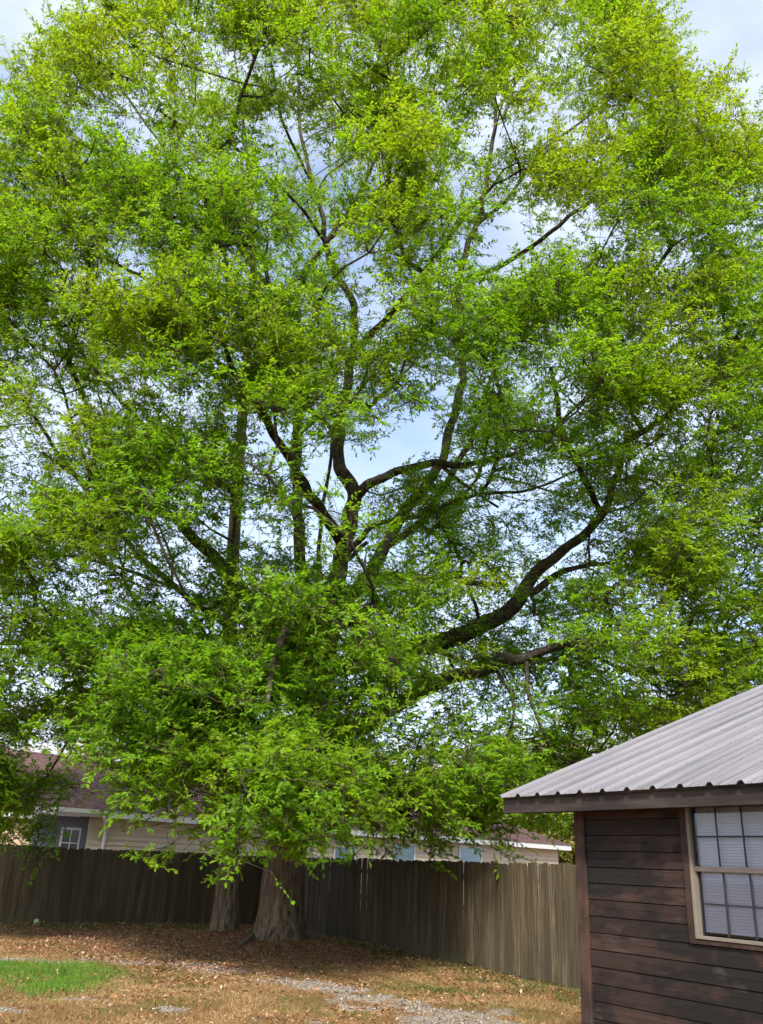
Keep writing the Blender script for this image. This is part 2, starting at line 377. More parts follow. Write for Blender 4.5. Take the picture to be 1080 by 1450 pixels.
def zones(x, y):
    n1 = fbm(x*.9, y*.9, 11); n2 = fbm(x*2.6, y*2.6, 23)
    gv = np.zeros(x.shape)
    for g in GRAVEL: gv = np.maximum(gv, np.clip(1.0-.62*seg_dist(x, y, g)-2.6*(.56-n2), 0, .72))
    gn = poly_in(x+(n2-.5)*1.1, y+(n1-.5)*.9, G_PATCH)*(.35+.65*np.clip((n2-.25)*4, 0, 1))
    dt = np.hypot(x-TREE1[0]-.2, (y-TREE1[1]+.2)*1.0)
    lt = np.clip(1.5-dt/4.6+(n1-.5)*1.4, 0, 1)
    nl = np.array([-_d2[1], _d2[0]]); dl = np.abs((x-FC[0])*nl[0]+(y-FC[1])*nl[1])
    lt = np.maximum(lt, np.clip(1.25-dl/3.8+(n1-.5)*1.2, 0, 1))
    nr = np.array([-_d1[1], _d1[0]]); dr = np.abs((x-FC[0])*nr[0]+(y-FC[1])*nr[1])
    wd = np.clip(1.15-dr/1.25+(n2-.5)*1.3, 0, 1)*np.clip((23-y)/3, 0, 1)
    wd = np.maximum(wd, np.clip(1.0-dl/2.6+(n2-.5)*1.5, 0, .75)*(x < -3.5))
    dv = np.hypot((x-atz(600,1402)[0])/1.3, (y-atz(600,1402)[1])/.45); wd = np.maximum(wd, np.clip(1.3-dv+(n2-.5), 0, 1))
    dry_tuft = np.clip((n2-.66)*6, 0, 1)
    return gv, gn, lt*(1-gn), wd*(1-gv), dry_tuft
def gz(x, y):
    base = (fbm(x*.5, y*.5, 3)-.5)*.10+(fbm(x*3, y*3, 5)-.5)*.025
    d = np.hypot(x-TREE1[0], y-TREE1[1]); d2 = np.hypot(x-TREE2[0], y-TREE2[1])
    return base+.16*np.exp(-(d/1.7)**2)+.10*np.exp(-(d2/1.0)**2)
def axis_lines(lo, hi, step, far):
    core = np.arange(lo, hi+1e-6, step); k = []
    s, p = step, 0.0
    while p < far: s *= 1.35; p += s; k.append(p)
    k = np.array(k); return np.concatenate([lo-k[::-1], core, hi+k])
gx = axis_lines(-11, 8, .085, 900); gy = axis_lines(6, 29, .085, 1500)
GX, GY = np.meshgrid(gx, gy); near = (np.abs(GX) < 13) & (GY > 4) & (GY < 31)
GZ = np.where(near, gz(GX, GY), 0.0); zg = zones(GX, GY)
nx, ny = len(gx), len(gy); ii = (np.arange(ny-1)[:, None]*nx+np.arange(nx-1)[None]).ravel()
gm = mesh_np('ground', np.stack([GX, GY, GZ], -1).reshape(-1, 3), np.stack([ii, ii+1, ii+nx+1, ii+nx], -1), True,
             {k: np.where(near, z, 0).ravel() for k, z in zip(('gravel', 'green', 'litter', 'weed'), zg)})
ground = link('ground', gm, M['ground']); tag(ground, 'yard of dry tan grass, brown leaf litter and gravel', 'ground', kind='structure')

# ================================================================== FENCE
def picket_mesh(k):
    r = random.Random(100+k); w = .1495; h = 1.0; t = .016; e = .022
    top = [(-w/2, h-e*(1+r.random()*.5)), (-w/2+e, h-r.random()*.006), (w/2-e, h-r.random()*.006), (w/2, h-e*(1+r.random()*.5))]
    notch = .11 if k in (3, 7) else .02
    rag = [(w/2, r.random()*notch), (w*.2, r.random()*notch), (-w*.15, r.random()*.02), (-w/2, r.random()*.025)]
    bow = (r.random()-.5)*.006
    pts = [(x+bow, 0, z) for x, z in top+rag]
    return MB().prism(pts, (0, t, 0)).mesh('picket', .0015)
PICKETS = [picket_mesh(k) for k in range(10)]
for p in PICKETS: p.materials.append(M['fence'])
def fence_run(A, B, label, hfun, leanfun, bottomfun):
    d = B-A; L = np.linalg.norm(d); rz = math.atan2(d[1], d[0])
    root = empty('wooden_fence', (A[0], A[1], 0), rz); tag(root, label, 'fence', 'board fence around the yard')
    n = int(L/.143); r = random.Random(int(L*100))
    for i in range(n):
        s = (i+.5)*L/n; wx, wy = A+d/L*s
        b = float(gz(np.array(wx), np.array(wy)))-.02+bottomfun(s/L, r); h = hfun(s/L)+r.gauss(0, .009)
        o = link('picket', PICKETS[r.randrange(10)], None, root, (s, (i % 2)*.012+r.uniform(-.003, .003), b))
        o.scale = (1, 1, h-b); o.rotation_euler = (r.gauss(0, .004), leanfun(s/L)+r.gauss(0, .0022), 0)
    ysgn = .012
    for z in (.35, .95, 1.5): MB().box(.0, L, .034, .070, z, z+.085).build('rail', M['fence'], root)
    for i in range(int(L/2.4)+1): MB().box(i*2.4+.3, i*2.4+.39, .071, .160, -.3, 1.68).build('post', M['fence'], root)
    return root
FR_END = FR_A-_d1*4.0; FL_END = FL_A-_d2*5.0
fence_run(FC, FR_END, 'weathered plank fence run from the oak trunks to behind the brown shed', lambda t: 1.80+.05*t, lambda t: -.03*(1-t),
          lambda t, r: (r.uniform(.03, .06) if r.random() < .22 and .3 < t < .75 else r.uniform(0, .03)))
fence_run(FL_END, FC, 'dark mildewed plank fence run in front of the brick wing of the house', lambda t: 1.755+.05*t+.012*math.sin(t*19), lambda t: .0, lambda t, r: r.uniform(0, .02))

# ================================================================== SHED
wdir = ray(-300, 1188); wdir[2] = 0; wdir = nrm(wdir); ndir = np.array([wdir[1], -wdir[0], 0]); udir = -wdir
SH = udir*(-6.15)+ndir*6.0; SRZ = math.atan2(udir[1], udir[0])
shed = empty('wooden_shed', (SH[0], SH[1], 0), SRZ); tag(shed, 'dark brown board-sided shed with ribbed metal roof beside the plank fence', 'shed')
LEN, DEP = 8.6, 9.2; SL = .385; RY = DEP/2
WU0, WU1, WZ0, WZ1 = 1.163, 2.056, 1.2295, 2.27          # outer edge of the window casing
# wall core with the window opening
wc = MB(); wc.box(.03, WU0+.05, .014, .10, 0, 2.28); wc.box(WU1-.05, LEN, .014, .10, 0, 2.28)
wc.box(WU0+.05, WU1-.05, .014, .10, 0, WZ0+.05)
wc.build('wall_core', M['shed'], shed)
def board(x0, x1, z0, z1, r):
    zm = (z0+z1)/2; yb = -.017+r.uniform(-.0015, .0015); yt = -.010
    pr = [(0.013, z0), (yb, z0+.001), (yb+.001, zm-.003), (yb+.005, zm-.0005), (yb+.0052, zm+.0005), (yb+.003, zm+.003), (yt, z1-.006), (.013, z1-.004)]
    m = MB().prism([(0, y, z-z0) for y, z in pr], (x1-x0, 0, 0)).mesh('siding_board', 0)
    m.materials.append(M['shed']); o = link('siding_board', m, None, shed, (x0, 0, z0)); return o
rb = random.Random(5); z = .0635-.1295*0
k = 0
while z < 2.2:
    z1 = min(z+.1295, 2.27)
    spans = [(.105, LEN)] if not (z1 > WZ0+.003 and z < WZ1) else [(.105, WU0-.004), (WU1+.004, LEN)]
    for a, b in spans:
        x = a
        while x < b-.05:
            e = min(b, x+rb.uniform(2.0, 4.2)) if b-a > 3 else b
            if b-e < .5: e = b
            zz0, zz1 = z, z1
            if a > .2 or b < LEN: pass
            board(x, e-.002, zz0, zz1, rb); x = e+.002
    z = z1
MB().box(-.022, .100, -.036, .014, -.05, 2.27).build('corner_board', M['shed_trim'], shed, .004)
MB().box(-.024, .012, .016, .11, -.05, 2.27).build('corner_board', M['shed_trim'], shed, .004)
MB().box(.02, LEN, -.03, .012, -.08, .060).build('skirt_board', M['shed_trim'], shed, .003)
# gable end walls and back
gw = MB(); gw.prism([(.014, .12, 0), (.014, DEP-.1, 0), (.014, DEP-.1, 2.28), (.014, RY, 2.28+SL*(RY-.1)-.02), (.014, .12, 2.28)], (.08, 0, 0)); gw.build('gable_wall', M['shed'], shed)
gw = MB(); gw.prism([(LEN-.1, .12, 0), (LEN-.1, DEP-.1, 0), (LEN-.1, DEP-.1, 2.28), (LEN-.1, RY, 2.28+SL*(RY-.1)-.02), (LEN-.1, .12, 2.28)], (.08, 0, 0)); gw.build('gable_wall', M['shed'], shed)
MB().box(.1, LEN-.1, DEP-.1, DEP, 0, 2.28).build('rear_wall', M['shed'], shed)
# window
win = MB(); c0 = (WU0, WU0+.065, WU1-.065, WU1)
win.box(c0[0], c0[1], -.034, .02, WZ0, WZ1); win.box(c0[2], c0[3], -.034, .02, WZ0, WZ1)
win.box(c0[1], c0[2], -.032, .02, WZ0, WZ0+.036)
win = win.build('window', M['shed_trim'], shed, .003)
a0, a1, b0, b1 = c0[1]+.001, c0[2]-.001, WZ0+.037, WZ1-.002
fm = MB(); fm.box(a0+.004, a0+.032, -.042, .05, b0, b1); fm.box(a1-.032, a1, -.042, .05, b0, b1); fm.box(a0+.032, a1-.032, -.041, .05, b0, b0+.022)
fm.build('frame', M['alu'], win, .002)
MB().box(a0+.032, a1-.032, -.020, .028, 1.738, 1.776).build('meeting_rail', M['alu_dark'], win, .003)
cols = [a0+.036, 1.490, 1.722, a1-.036]
for (zs, yy) in (((b0+.026, 1.512, 1.735), .022), ((1.779, 1.992, b1-.005), -.004)):
    mt = MB()
    for x in cols[1:3]: mt.box(x-.0065, x+.0065, yy-.004, yy+.004, zs[0], zs[2])
    mt.box(cols[0], cols[3], yy-.0035, yy+.0035, zs[1]-.006, zs[1]+.006)
    mt.build('muntin_bars', M['muntin'], win)
    for xx in (cols[0]-.003, cols[3]-.010): MB().box(xx, xx+.013, yy-.006, yy+.008, zs[0], zs[2]).build('sash_stile', M['muntin'], win)
    for i in range(3):
        for j in range(2):
            MB().box(cols[i]+.007, cols[i+1]-.007, yy-.0012, yy+.0012, zs[j]+.0065, zs[j+1]-.0065).build('pane', M['glass'], win)
bl = MB(); zz = b0+.05
while zz < b1-.02:
    bl.prism([(a0+.045, .034, zz), (a0+.045, .036, zz-.0015), (a0+.045, .046, zz+.0235), (a0+.045, .043, zz+.0245)], (a1-a0-.10, 0, 0)); zz += .0215
tag(bl.build('blind', M['blind'], win), kind='stuff')
MB().box(a0, a1, .30, .32, b0-.3, b1+.1).build('room_back', simple('room', (.10, .10, .10)), win)
# fascia, soffit, roof
EY = -.30
ES = 2.345
MB().box(-.69, LEN+.5, EY, EY+.038, 2.187, 2.312).build('fascia_board', M['fascia'], shed, .003)
MB().box(-.685, LEN+.5, EY-.006, EY+.03, 2.314, 2.342).build('drip_strip', M['fascia'], shed, .002)
MB().box(-.66, LEN+.4, EY+.04, .012, 2.205, 2.222).build('soffit', M['soffit'], shed)
for sx in (-.688, LEN+.46):
    MB().prism([(sx, EY+.04, 2.19), (sx, RY, 2.19+SL*(RY-EY)-.02), (sx, RY, 2.31+SL*(RY-EY)), (sx, EY+.04, 2.322)], (.036, 0, 0)).build('rake_board', M['fascia'], shed)
roof = None
PER = .2688; X0 = -.425-PER/2
def roof_panel(x0, x1, back):
    xs, zs = [], []
    k0 = math.floor((x0-X0)/PER)-1
    prof = []
    for k in range(k0, k0+9):
        b = X0+k*PER+PER/2
        prof += [(b-.036, 0), (b-.016, .026), (b+.016, .026), (b+.036, 0), (b+.085, 0), (b+.092, .0045), (b+.098, 0), (b+.170, 0), (b+.177, .0045), (b+.183, 0)]
    prof = [p for p in prof if x0 <= p[0] <= x1]; prof = [(x0, 0)]+prof+[(x1, 0)]
    n = len(prof); ye = EY-.045
    v, f = [], []
    ny_ = 14
    for j in range(ny_+1):
        y = ye+(RY-ye)*j/ny_
        for x, h in prof:
            zz = ES+SL*(y-EY)+h
            v.append((x-x0, y if not back else 2*RY-y, zz))
    for j in range(ny_):
        for i in range(n-1): f.append((j*n+i, j*n+i+1, (j+1)*n+i+1, (j+1)*n+i))
    me = bpy.data.meshes.new('roof_panel'); me.from_pydata(v, [], f); me.materials.append(M['metal'])
    o = link('roof_panel', me, None, shed, (x0, 0, 0))
    md = o.modifiers.new('thickness', 'SOLIDIFY'); md.thickness = .0015; md.offset = 0
    if not back:
        s = MB()
        for y in np.arange(ye+.10, RY-.1, .61):
            for k in range(k0, k0+9):
                for dx in (.05, .21):
                    x = X0+k*PER+PER/2+dx
                    if x0+.02 < x < x1-.02:
                        zz = ES+SL*(y-EY); s.box(x-x0-.006, x-x0+.006, y-.006, y+.006, zz, zz+.008)
        if s.v: s.build('screw_row', M['screw'], o)
    return o
x = -.70; i = 0
edges = [-.70]+[X0+PER*3*k for k in range(1, 13)]
edges = [e for e in edges if e < LEN+.5]+[LEN+.5]
for a, b in zip(edges[:-1], edges[1:]):
    roof_panel(a, b-.0015, False); roof_panel(a, b-.0015, True)
MB().prism([(-.72, RY-.16, ES+SL*(RY-.16-EY)+.026), (-.72, RY, ES+SL*(RY-EY)+.032), (-.72, RY+.16, ES+SL*(RY-.16-EY)+.026), (-.72, RY, ES+SL*(RY-EY)+.045)], (LEN+1.24, 0, 0)).build('ridge_cap', M['metal'], shed)

# ================================================================== NEIGHBOUR HOUSE
EV = 2.70
HA, HB = atz(138, 1156, EV), atz(809, 1204, EV)
hd = HB-HA; HL = float(np.linalg.norm(hd)); HRZ = math.atan2(hd[1], hd[0])
house = empty('neighbour_house', (HA[0], HA[1], 0), HRZ); tag(house, 'long tan vinyl-sided house with hipped shingle roof beyond the plank fence', 'house')
hx = nrm(hd); hy = np.array([-hx[1], hx[0], 0])
def on_house(px, py, yoff=.45):
    o = HA.copy(); o[2] = 0; d = ray(px, py); t = ((o+hy*yoff-CAM)@hy)/(d@hy); P = CAM+d*t
    return float((P-o)@hx), float(P[2])
HD, HP = 9.0, .42
def laps(name, x0, x1, y, z0, z1, mat, parent, step=.16):
    m = MB(); zz = z0
    while zz < z1-1e-4:
        zt = min(zz+step, z1); m.prism([(x0, y+.03, zz+.012), (x0, y-.042, zz), (x0, y-.002, zt), (x0, y+.03, zt)], (x1-x0, 0, 0)); zz = zt
    return tag(m.build(name, mat, parent), kind='stuff')
laps('siding', .0, HL-.45, .45, .15, EV-.02, M['siding'], house)
MB().box(.02, HL-.47, .49, HD-.45, .0, EV-.05).build('wall_core', M['siding'], house)
MB().box(-2.0, HL, .0, .03, EV-.02, EV+.20).build('fascia', M['white_trim'], house, .004)
MB().box(HL-.031, HL-.001, .031, HD, EV-.02, EV+.20).build('fascia', M['white_trim'], house, .004)
MB().box(-2.0, HL-.04, .035, .47, EV-.018, EV+.0).build('soffit', M['white_trim'], house)
def course_roof(name, x0, x1, hip0, hip1, mat, parent, y0=-.03, depth=HD+.06, ez=EV+.20, pitch=HP, step=.20, front=True, back=True, ends=(False, True)):
    """hipped or gabled roof laid in overlapping shingle courses; hip 1 = hipped end, 0 = gable"""
    m = MB(); half = depth/2; n = int(half*math.hypot(1, pitch)/step); 
    for j in range(n):
        s0, s1 = half*j/n, half*(j+1)/n; za, zb = ez+s0*pitch+.012, ez+s1*pitch
        if front: m.prism([(x0+s0*hip0, y0+s0, za), (x1-s0*hip1, y0+s0, za), (x1-s1*hip1, y0+s1, zb), (x0+s1*hip0, y0+s1, zb)], (0, 0, -.014))
        if back: m.prism([(x0+s0*hip0, y0+depth-s0, za), (x1-s0*hip1, y0+depth-s0, za), (x1-s1*hip1, y0+depth-s1, zb), (x0+s1*hip0, y0+depth-s1, zb)], (0, 0, -.014))
        if ends[1] and hip1: m.prism([(x1-s0, y0+s0, za+.001), (x1-s0, y0+depth-s0, za+.001), (x1-s1, y0+depth-s1, zb+.001), (x1-s1, y0+s1, zb+.001)], (0, 0, -.014))
        if ends[0] and hip0: m.prism([(x0+s0, y0+s0, za+.001), (x0+s0, y0+depth-s0, za+.001), (x0+s1, y0+depth-s1, zb+.001), (x0+s1, y0+s1, zb+.001)], (0, 0, -.014))
    return tag(m.build(name, mat, parent), kind='stuff')
XM = on_house(470, 1180)[0]
course_roof('roof', -2.0, HL+.03, 0, 1, M['shingle_red'], house)
def house_window(px0, px1, pyt):
    u0, zt = on_house(px0, pyt, .42); u1 = on_house(px1, pyt, .42)[0]; zb = zt-1.25
    w = MB(); f = .06
    w.box(u0, u0+f, .36, .449, zb, zt); w.box(u1-f, u1, .36, .449, zb, zt); w.box(u0+f, u1-f, .36, .449, zt-f, zt); w.box(u0+f, u1-f, .36, .449, zb, zb+f)
    w.box(u0+f, u1-f, .365, .395, (zt+zb)/2-.02, (zt+zb)/2+.02)
    w = w.build('window', M['white_trim'], house, .003)
    for za, zc in ((zb+f, (zt+zb)/2-.02), ((zt+zb)/2+.02, zt-f)):
        MB().box(u0+f, u1-f, .378, .382, za, zc).build('pane', M['house_glass'], w)
    MB().box(u0+f, u1-f, .397, .404, zb+f, zt-f).build('curtain', M['curtain'], w)
for a in ((472, 503, 1197), (556, 587, 1194), (649, 681, 1197)): house_window(*a)
# gutter and downspout at the entry corner
gt = MB(); gt.prism([(-1.3, -.12, EV+.18), (-1.3, -.10, EV+.06), (-1.3, -.005, EV+.06), (-1.3, -.005, EV+.18)], (1.62, 0, 0)); gt.build('gutter', M['white_trim'], house)
dp = cat_spline([(.18, -.06, EV+.06, .05), (.22, -.04, EV-.05, .05), (.42, .18, EV-.28, .05), (.48, .36, EV-.45, .05), (.48, .37, .2, .05)], .08)
vv, ff = tube(dp, 10); link('downspout', mesh_np('downspout', vv, ff, True), M['white_trim'], house)
# recessed entry with blue door and sidelight
MB().box(-1.6, .38, .62, .68, .1, EV-.03).build('entry_wall', M['slate_panel'], house)
dr = MB().box(-.16, .22, .585, .617, .2, 2.35).build('door', M['blue_door'], house, .004)
sl_ = MB()
sl_.box(-.80, -.75, .57, .615, .2, 2.35); sl_.box(-.24, -.19, .57, .615, .2, 2.35); sl_.box(-.75, -.24, .57, .615, 2.29, 2.35); sl_.box(-.51, -.48, .575, .613, .2, 2.29); sl_.box(-.75, -.24, .577, .611, 1.9, 1.93)
sl_ = sl_.build('sidelight', M['white_trim'], house)
MB().box(-.75, -.24, .59, .60, .2, 2.29).build('pane', M['dark_glass'], sl_)
# brick wing with its own roof
WP, WQ = atz(-140, 1150, EV), atz(112, 1161, EV)
wd_ = WQ-WP; WL = float(np.linalg.norm(wd_)); WRZ = math.atan2(wd_[1], wd_[0])
wing = empty('brick_house', (WP[0], WP[1], 0), WRZ); tag(wing, 'tan brick house with brown shingle roof behind drooping oak leaves', 'house')
MB().box(0, WL-.3, .40, 7.5, 0, EV-.03).build('wall', M['brick'], wing)
MB().box(-.3, WL, 0, .03, EV-.02, EV+.18).build('fascia', M['white_trim'], wing, .004)
MB().box(-.3, WL, .035, .42, EV-.018, EV).build('soffit', M['white_trim'], wing)
course_roof('roof', -.3, WL+.05, 0, .35, M['shingle_red'], wing, depth=7.9, ez=EV+.18, pitch=.5, ends=(False, True))

# ================================================================== small things by the fence
bp = atz(48, 1309); ball_me = bpy.data.meshes.new('ball'); bmm = bmesh.new()
bmesh.ops.create_icosphere(bmm, subdivisions=3, radius=.068)
for v in bmm.verts: v.co.z *= .93; v.co += v.co.normalized()*(.004*math.sin(v.co.x*70)*math.sin(v.co.y*60))
bmm.to_mesh(ball_me); bmm.free()
for p in ball_me.polygons: p.use_smooth = True
o = link('ball', ball_me, M['ball'], None, (bp[0]+_d2[1]*.22, bp[1]-_d2[0]*.22, float(gz(np.array(bp[0]), np.array(bp[1])))+.075)); tag(o, 'small pale faded ball lying at the foot of the dark fence', 'ball')

# ================================================================== TREES
def leaf_cards(P, A, Nn, L, W, tint, hue, name):
    """folded two-triangle leaves: P base, A axis, Nn normal"""
    B = nrm(np.cross(A, Nn)); Nn = np.cross(B, A); L = L[:, None]; W = W[:, None]
    v = np.stack([P, P+A*L*.52+B*W*.5+Nn*W*.16, P+A*L-Nn*L*.10, P+A*L*.52-B*W*.5+Nn*W*.16], 1).reshape(-1, 3)
    n = len(P); i = np.arange(n)[:, None]*4
    f = np.concatenate([i+np.array([[0, 1, 2]]), i+np.array([[0, 2, 3]])], 1).reshape(-1, 3)
    return mesh_np(name, v, f, False, {'tint': np.repeat(tint, 4), 'hue': np.repeat(hue, 4)})
def prisms(P0, P1, r0, r1, sides, name):
    T = nrm(P1-P0); ref = np.where(np.abs(T[:, 2:3]) < .9, np.array([[0, 0, 1.0]]), np.array([[1.0, 0, 0]]))
    N = nrm(np.cross(T, ref)); B = np.cross(T, N); th = np.arange(sides)*2*math.pi/sides
    ring = np.cos(th)[None, :, None]*N[:, None]+np.sin(th)[None, :, None]*B[:, None]
    V = np.concatenate([P0[:, None]+ring*r0[:, None, None], P1[:, None]+ring*r1[:, None, None]], 1).reshape(-1, 3)
    i = np.arange(len(P0))[:, None, None]*2*sides; j = np.arange(sides); j2 = (j+1) % sides
    q = np.stack([j, j2, sides+j2, sides+j], -1)[None]
    return V, (i+q).reshape(-1, 4)
def rand_dir(n): return nrm(rng.normal(size=(n, 3)))
def foliage(C, OUT, name, parent, mat, huefun, per=6, lpt=17, size=.098, spread=.16, tl=(.28, .52), tintbias=0.0):
    """twig sprays with alternate leaves at every cluster centre C (n,3), growing along OUT"""
    n = len(C); nt = n*per
    ci = np.repeat(np.arange(n), per)
    d = nrm(OUT[ci]*.75+rng.normal(size=(nt, 3))*np.array([.75, .75, .5]))
    s = C[ci]+rng.normal(size=(nt, 3))*spread; ln = rng.uniform(*tl, nt)
    e = s+d*ln[:, None]-np.array([0, 0, 1.])*(ln**2*.22)[:, None]
    root = C[ci]+(s-C[ci])*.15
    V1, F1 = prisms(root, s, np.full(nt, .0055), np.full(nt, .0045), 3, 'a'); V2, F2 = prisms(s, e, np.full(nt, .0045), np.full(nt, .002), 3, 'b')
    tw = tag(link('twigs', mesh_np('twigs', np.vstack([V1, V2]), np.vstack([F1, F2+len(V1)])), M['twig'], parent), kind='stuff')
    ti = np.repeat(np.arange(nt), lpt); m = len(ti)
    t = np.tile(np.linspace(.08, 1.0, lpt), nt)+rng.normal(size=m)*.03
    P = s[ti]*(1-t)[:, None]+e[ti]*t[:, None]
    side = nrm(np.cross(d, np.array([0, 0, 1.0]))+rng.normal(size=(nt, 3))*.25)[ti]*np.where(np.arange(m) % 2 == 0, 1, -1)[:, None]
    tip = np.clip((t-.75)*4, 0, 1)[:, None]
    A = nrm(d[ti]*(.55+tip*.6)+side*(.85-tip*.5)+rng.normal(size=(m, 3))*.38+np.array([0, 0, -.10]))
    Nn = nrm(np.array([0, 0, .75])+sd*.55+OUT[ci][ti]*.25+rng.normal(size=(m, 3))*.50)
    L = size*rng.uniform(.6, 1.25, m); W = L*rng.uniform(.36, .50, m)
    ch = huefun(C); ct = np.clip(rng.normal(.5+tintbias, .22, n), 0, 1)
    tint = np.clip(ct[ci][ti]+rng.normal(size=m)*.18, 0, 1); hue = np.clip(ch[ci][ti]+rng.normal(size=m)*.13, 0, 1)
    o = link(name, leaf_cards(P, A, Nn, L, W, tint, hue, name), mat, parent); o['kind'] = 'stuff'
    return o
class Skeleton:
    def __init__(s): s.p, s.par, s.rad, s.path = [], [], [], []
    def add(s, p, par, r):
        s.p.append(np.array(p, float)); s.par.append(par); s.rad.append(r)
        s.path.append(0 if par < 0 else s.path[par]+np.linalg.norm(s.p[-1]-s.p[par])); return len(s.p)-1
    def nearest(s, q):
        P = np.array(s.p); return int(np.argmin(np.linalg.norm(P-q, axis=1)))
def grow(sk, pts, bf, sub, jit, start=0, rmin=.006):
    """connect pts greedily to the skeleton, short and well-directed first"""
    pts = np.array(pts); n = len(pts); P = np.array(sk.p); pth = np.array(sk.path)
    usable = np.arange(start, len(P))
    D = np.linalg.norm(pts[:, None]-P[usable][None], axis=2); cost = D+bf*pth[usable][None]
    b = np.argmin(cost, 1); best = usable[b]; bc = cost[np.arange(n), b]; left = np.ones(n, bool); ends = np.zeros(n, int)
    for _ in range(n):
        i = int(np.argmin(np.where(left, bc, 1e9))); left[i] = False
        q = pts[i]; a = int(best[i]); A = sk.p[a]; L = np.linalg.norm(q-A); k = max(1, int(L/sub)); prev = a; new = []
        up = np.array([0, 0, 1.0])*L*.10
        bend = rng.normal(size=3)*L*jit+up
        for j in range(1, k+1):
            t = j/k; w = A*(1-t)+q*t+bend*(4*t*(1-t))*.6+(rng.normal(size=3)*jit*.25*sub if j < k else 0)
            prev = sk.add(w, prev, rmin); new.append(prev)
        ends[i] = prev
        NP = np.array([sk.p[j] for j in new]); npth = np.array([sk.path[j] for j in new])
        idx = np.where(left)[0]
        if len(idx):
            c = np.linalg.norm(pts[idx][:, None]-NP[None], axis=2)+bf*npth[None]; m = np.argmin(c, 1); cv = c[np.arange(len(idx)), m]
            up_ = cv < bc[idx]; bc[idx[up_]] = cv[up_]; best[idx[up_]] = np.array(new)[m[up_]]
    return ends
def tree(name, label, base, chains, pads, leafmat, huefun, clusters=8, per=6, lpt=15, size=.104, padr=(.88, .88, .36), flare=None, group=None, step=.45, tintbias=0.0, mossy=False):
    moss = [] if mossy else None
    """chains: list of (parent chain or None, rows of xyz r); pads: bough centres"""
    root = empty(name, (base[0], base[1], 0)); tag(root, label, 'tree', group); off = np.array([base[0], base[1], 0])
    sk = Skeleton(); tv, tf, tn = [], [], 0
    axis = base[:2]
    for ci, ch in enumerate(chains):
        path = cat_spline(ch, step if ci else .16)
        if ci == 0: start_par = -1
        else:
            start_par = sk.nearest(path[0][:3])
        prev = start_par; acc = 0.0
        for i, row in enumerate(path):
            if i and i < len(path)-1:
                acc += np.linalg.norm(path[i][:3]-path[i-1][:3])
                if acc < .35: continue
                acc = 0.0
            prev = sk.add(row[:3], prev, row[3])
        wig = path.copy()
        if ci:
            nz = rng.normal(size=(len(path), 3))*np.minimum(path[:, 3:4], .09)*.30; nz[0] = 0; wig[:, :3] += nz
        r0 = path[0][3]; sides = 72 if ci == 0 else (18 if r0 > .1 else 10 if r0 > .05 else 7)
        fine = cat_spline(wig, .05 if ci == 0 else .14)
        def rf(P, th, ci=ci):
            z = P[:, 2][:, None]; t = th[None]
            if ci == 0 and flare:
                ph, amp, hgt = flare
                lob = sum(a*np.maximum(0, np.cos((t-p)*1.0))**6 for p, a in zip(ph, amp))
                e = np.exp(-np.clip(z, 0, 9)/hgt)
                ridge = -np.abs(fbm(t*7+fbm(t*3, z*1.3, 33, 2)*2, z*.9+t, 31, 2)-.5)*.17+(fbm(t*20, z*2.4, 37, 2)-.5)*.07+.06
                return 1+lob*e+ridge
            return 1+(fbm(t*2+P[:, :1]*3, P[:, 2:3]*3+0*t, 41+ci, 2)-.5)*.35+(fbm(t*5, P[:, 2:3]*9+P[:, :1]*9+0*t, 47+ci, 2)-.5)*.22
        V, Fq = tube(fine, sides, rf); 
        if ci == 0:
            link('trunk', mesh_np('trunk', V-off, Fq, True), M['bark'], root)
        else:
            tv.append(V); tf.append(Fq+tn); tn += len(V)
            if moss is not None and r0 > .04: moss.append(V[rng.random(len(V)) < np.repeat(np.clip(fine[:, 3]*4, .05, .45), sides)])
    if tv: tag(link('limbs', mesh_np('limbs', np.vstack(tv)-off, np.vstack(tf), True), M['limb_bark'], root), kind='stuff')
    nmain = len(sk.p)
    if mossy:
        Pm = np.vstack(moss); k = len(Pm); A = nrm(rng.normal(size=(k, 3))+np.array([0, 0, .2])); Lm = rng.uniform(.02, .065, k)
        tag(link('bark_flakes', leaf_cards(Pm-off, A, rand_dir(k), Lm, Lm*rng.uniform(.3, .6, k), rng.random(k), np.zeros(k), 'bark_flakes'), M['moss'], root), kind='stuff')
    # boughs, then clusters within each bough
    pads = np.array(list(pads)+[np.array(c[-1][:3])+rng.normal(size=3)*.25 for c in chains[1:] if c[-1][3] < .031])
    cl, out = [], []
    for p in pads:
        o = p-np.array([axis[0], axis[1], p[2]-1.0]); o[2] = 0; R_ = np.linalg.norm(o); o = o/(R_+1e-6)
        k = rng.poisson(clusters)+3; sidev = np.array([-o[1], o[0], 0]); q = rng.normal(size=(k, 3))*.62
        q = q/np.maximum(1, np.linalg.norm(q, axis=1)[:, None]/1.25); s = rng.uniform(.75, 1.3)
        loc = p+s*(q[:, :1]*padr[0]*o+q[:, 1:2]*padr[1]*sidev+q[:, 2:3]*padr[2]*np.array([0, 0, 1.0]))
        loc[:, 2] -= .22*(q[:, 0]*padr[0])**2*np.sign(q[:, 0])*s+.20*(q[:, 1]*padr[1])**2
        cl.append(loc); d = nrm(o[None]*.8+q*np.array([.5, .5, .2])+np.array([0, 0, .10])); out.append(d)
    ends = grow(sk, pads, .25, .45, .12, start=0, rmin=.012)
    C = np.vstack(cl); O = np.vstack(out); grow(sk, C, .12, .3, .10, start=len(chains[0]), rmin=.0055)
    # pipe model radii
    P = np.array(sk.p); par = np.array(sk.par); n = len(P); acc = np.zeros(n); rad = np.array(sk.rad); e = 2.35
    kids = np.bincount(par[par >= 0], minlength=n)
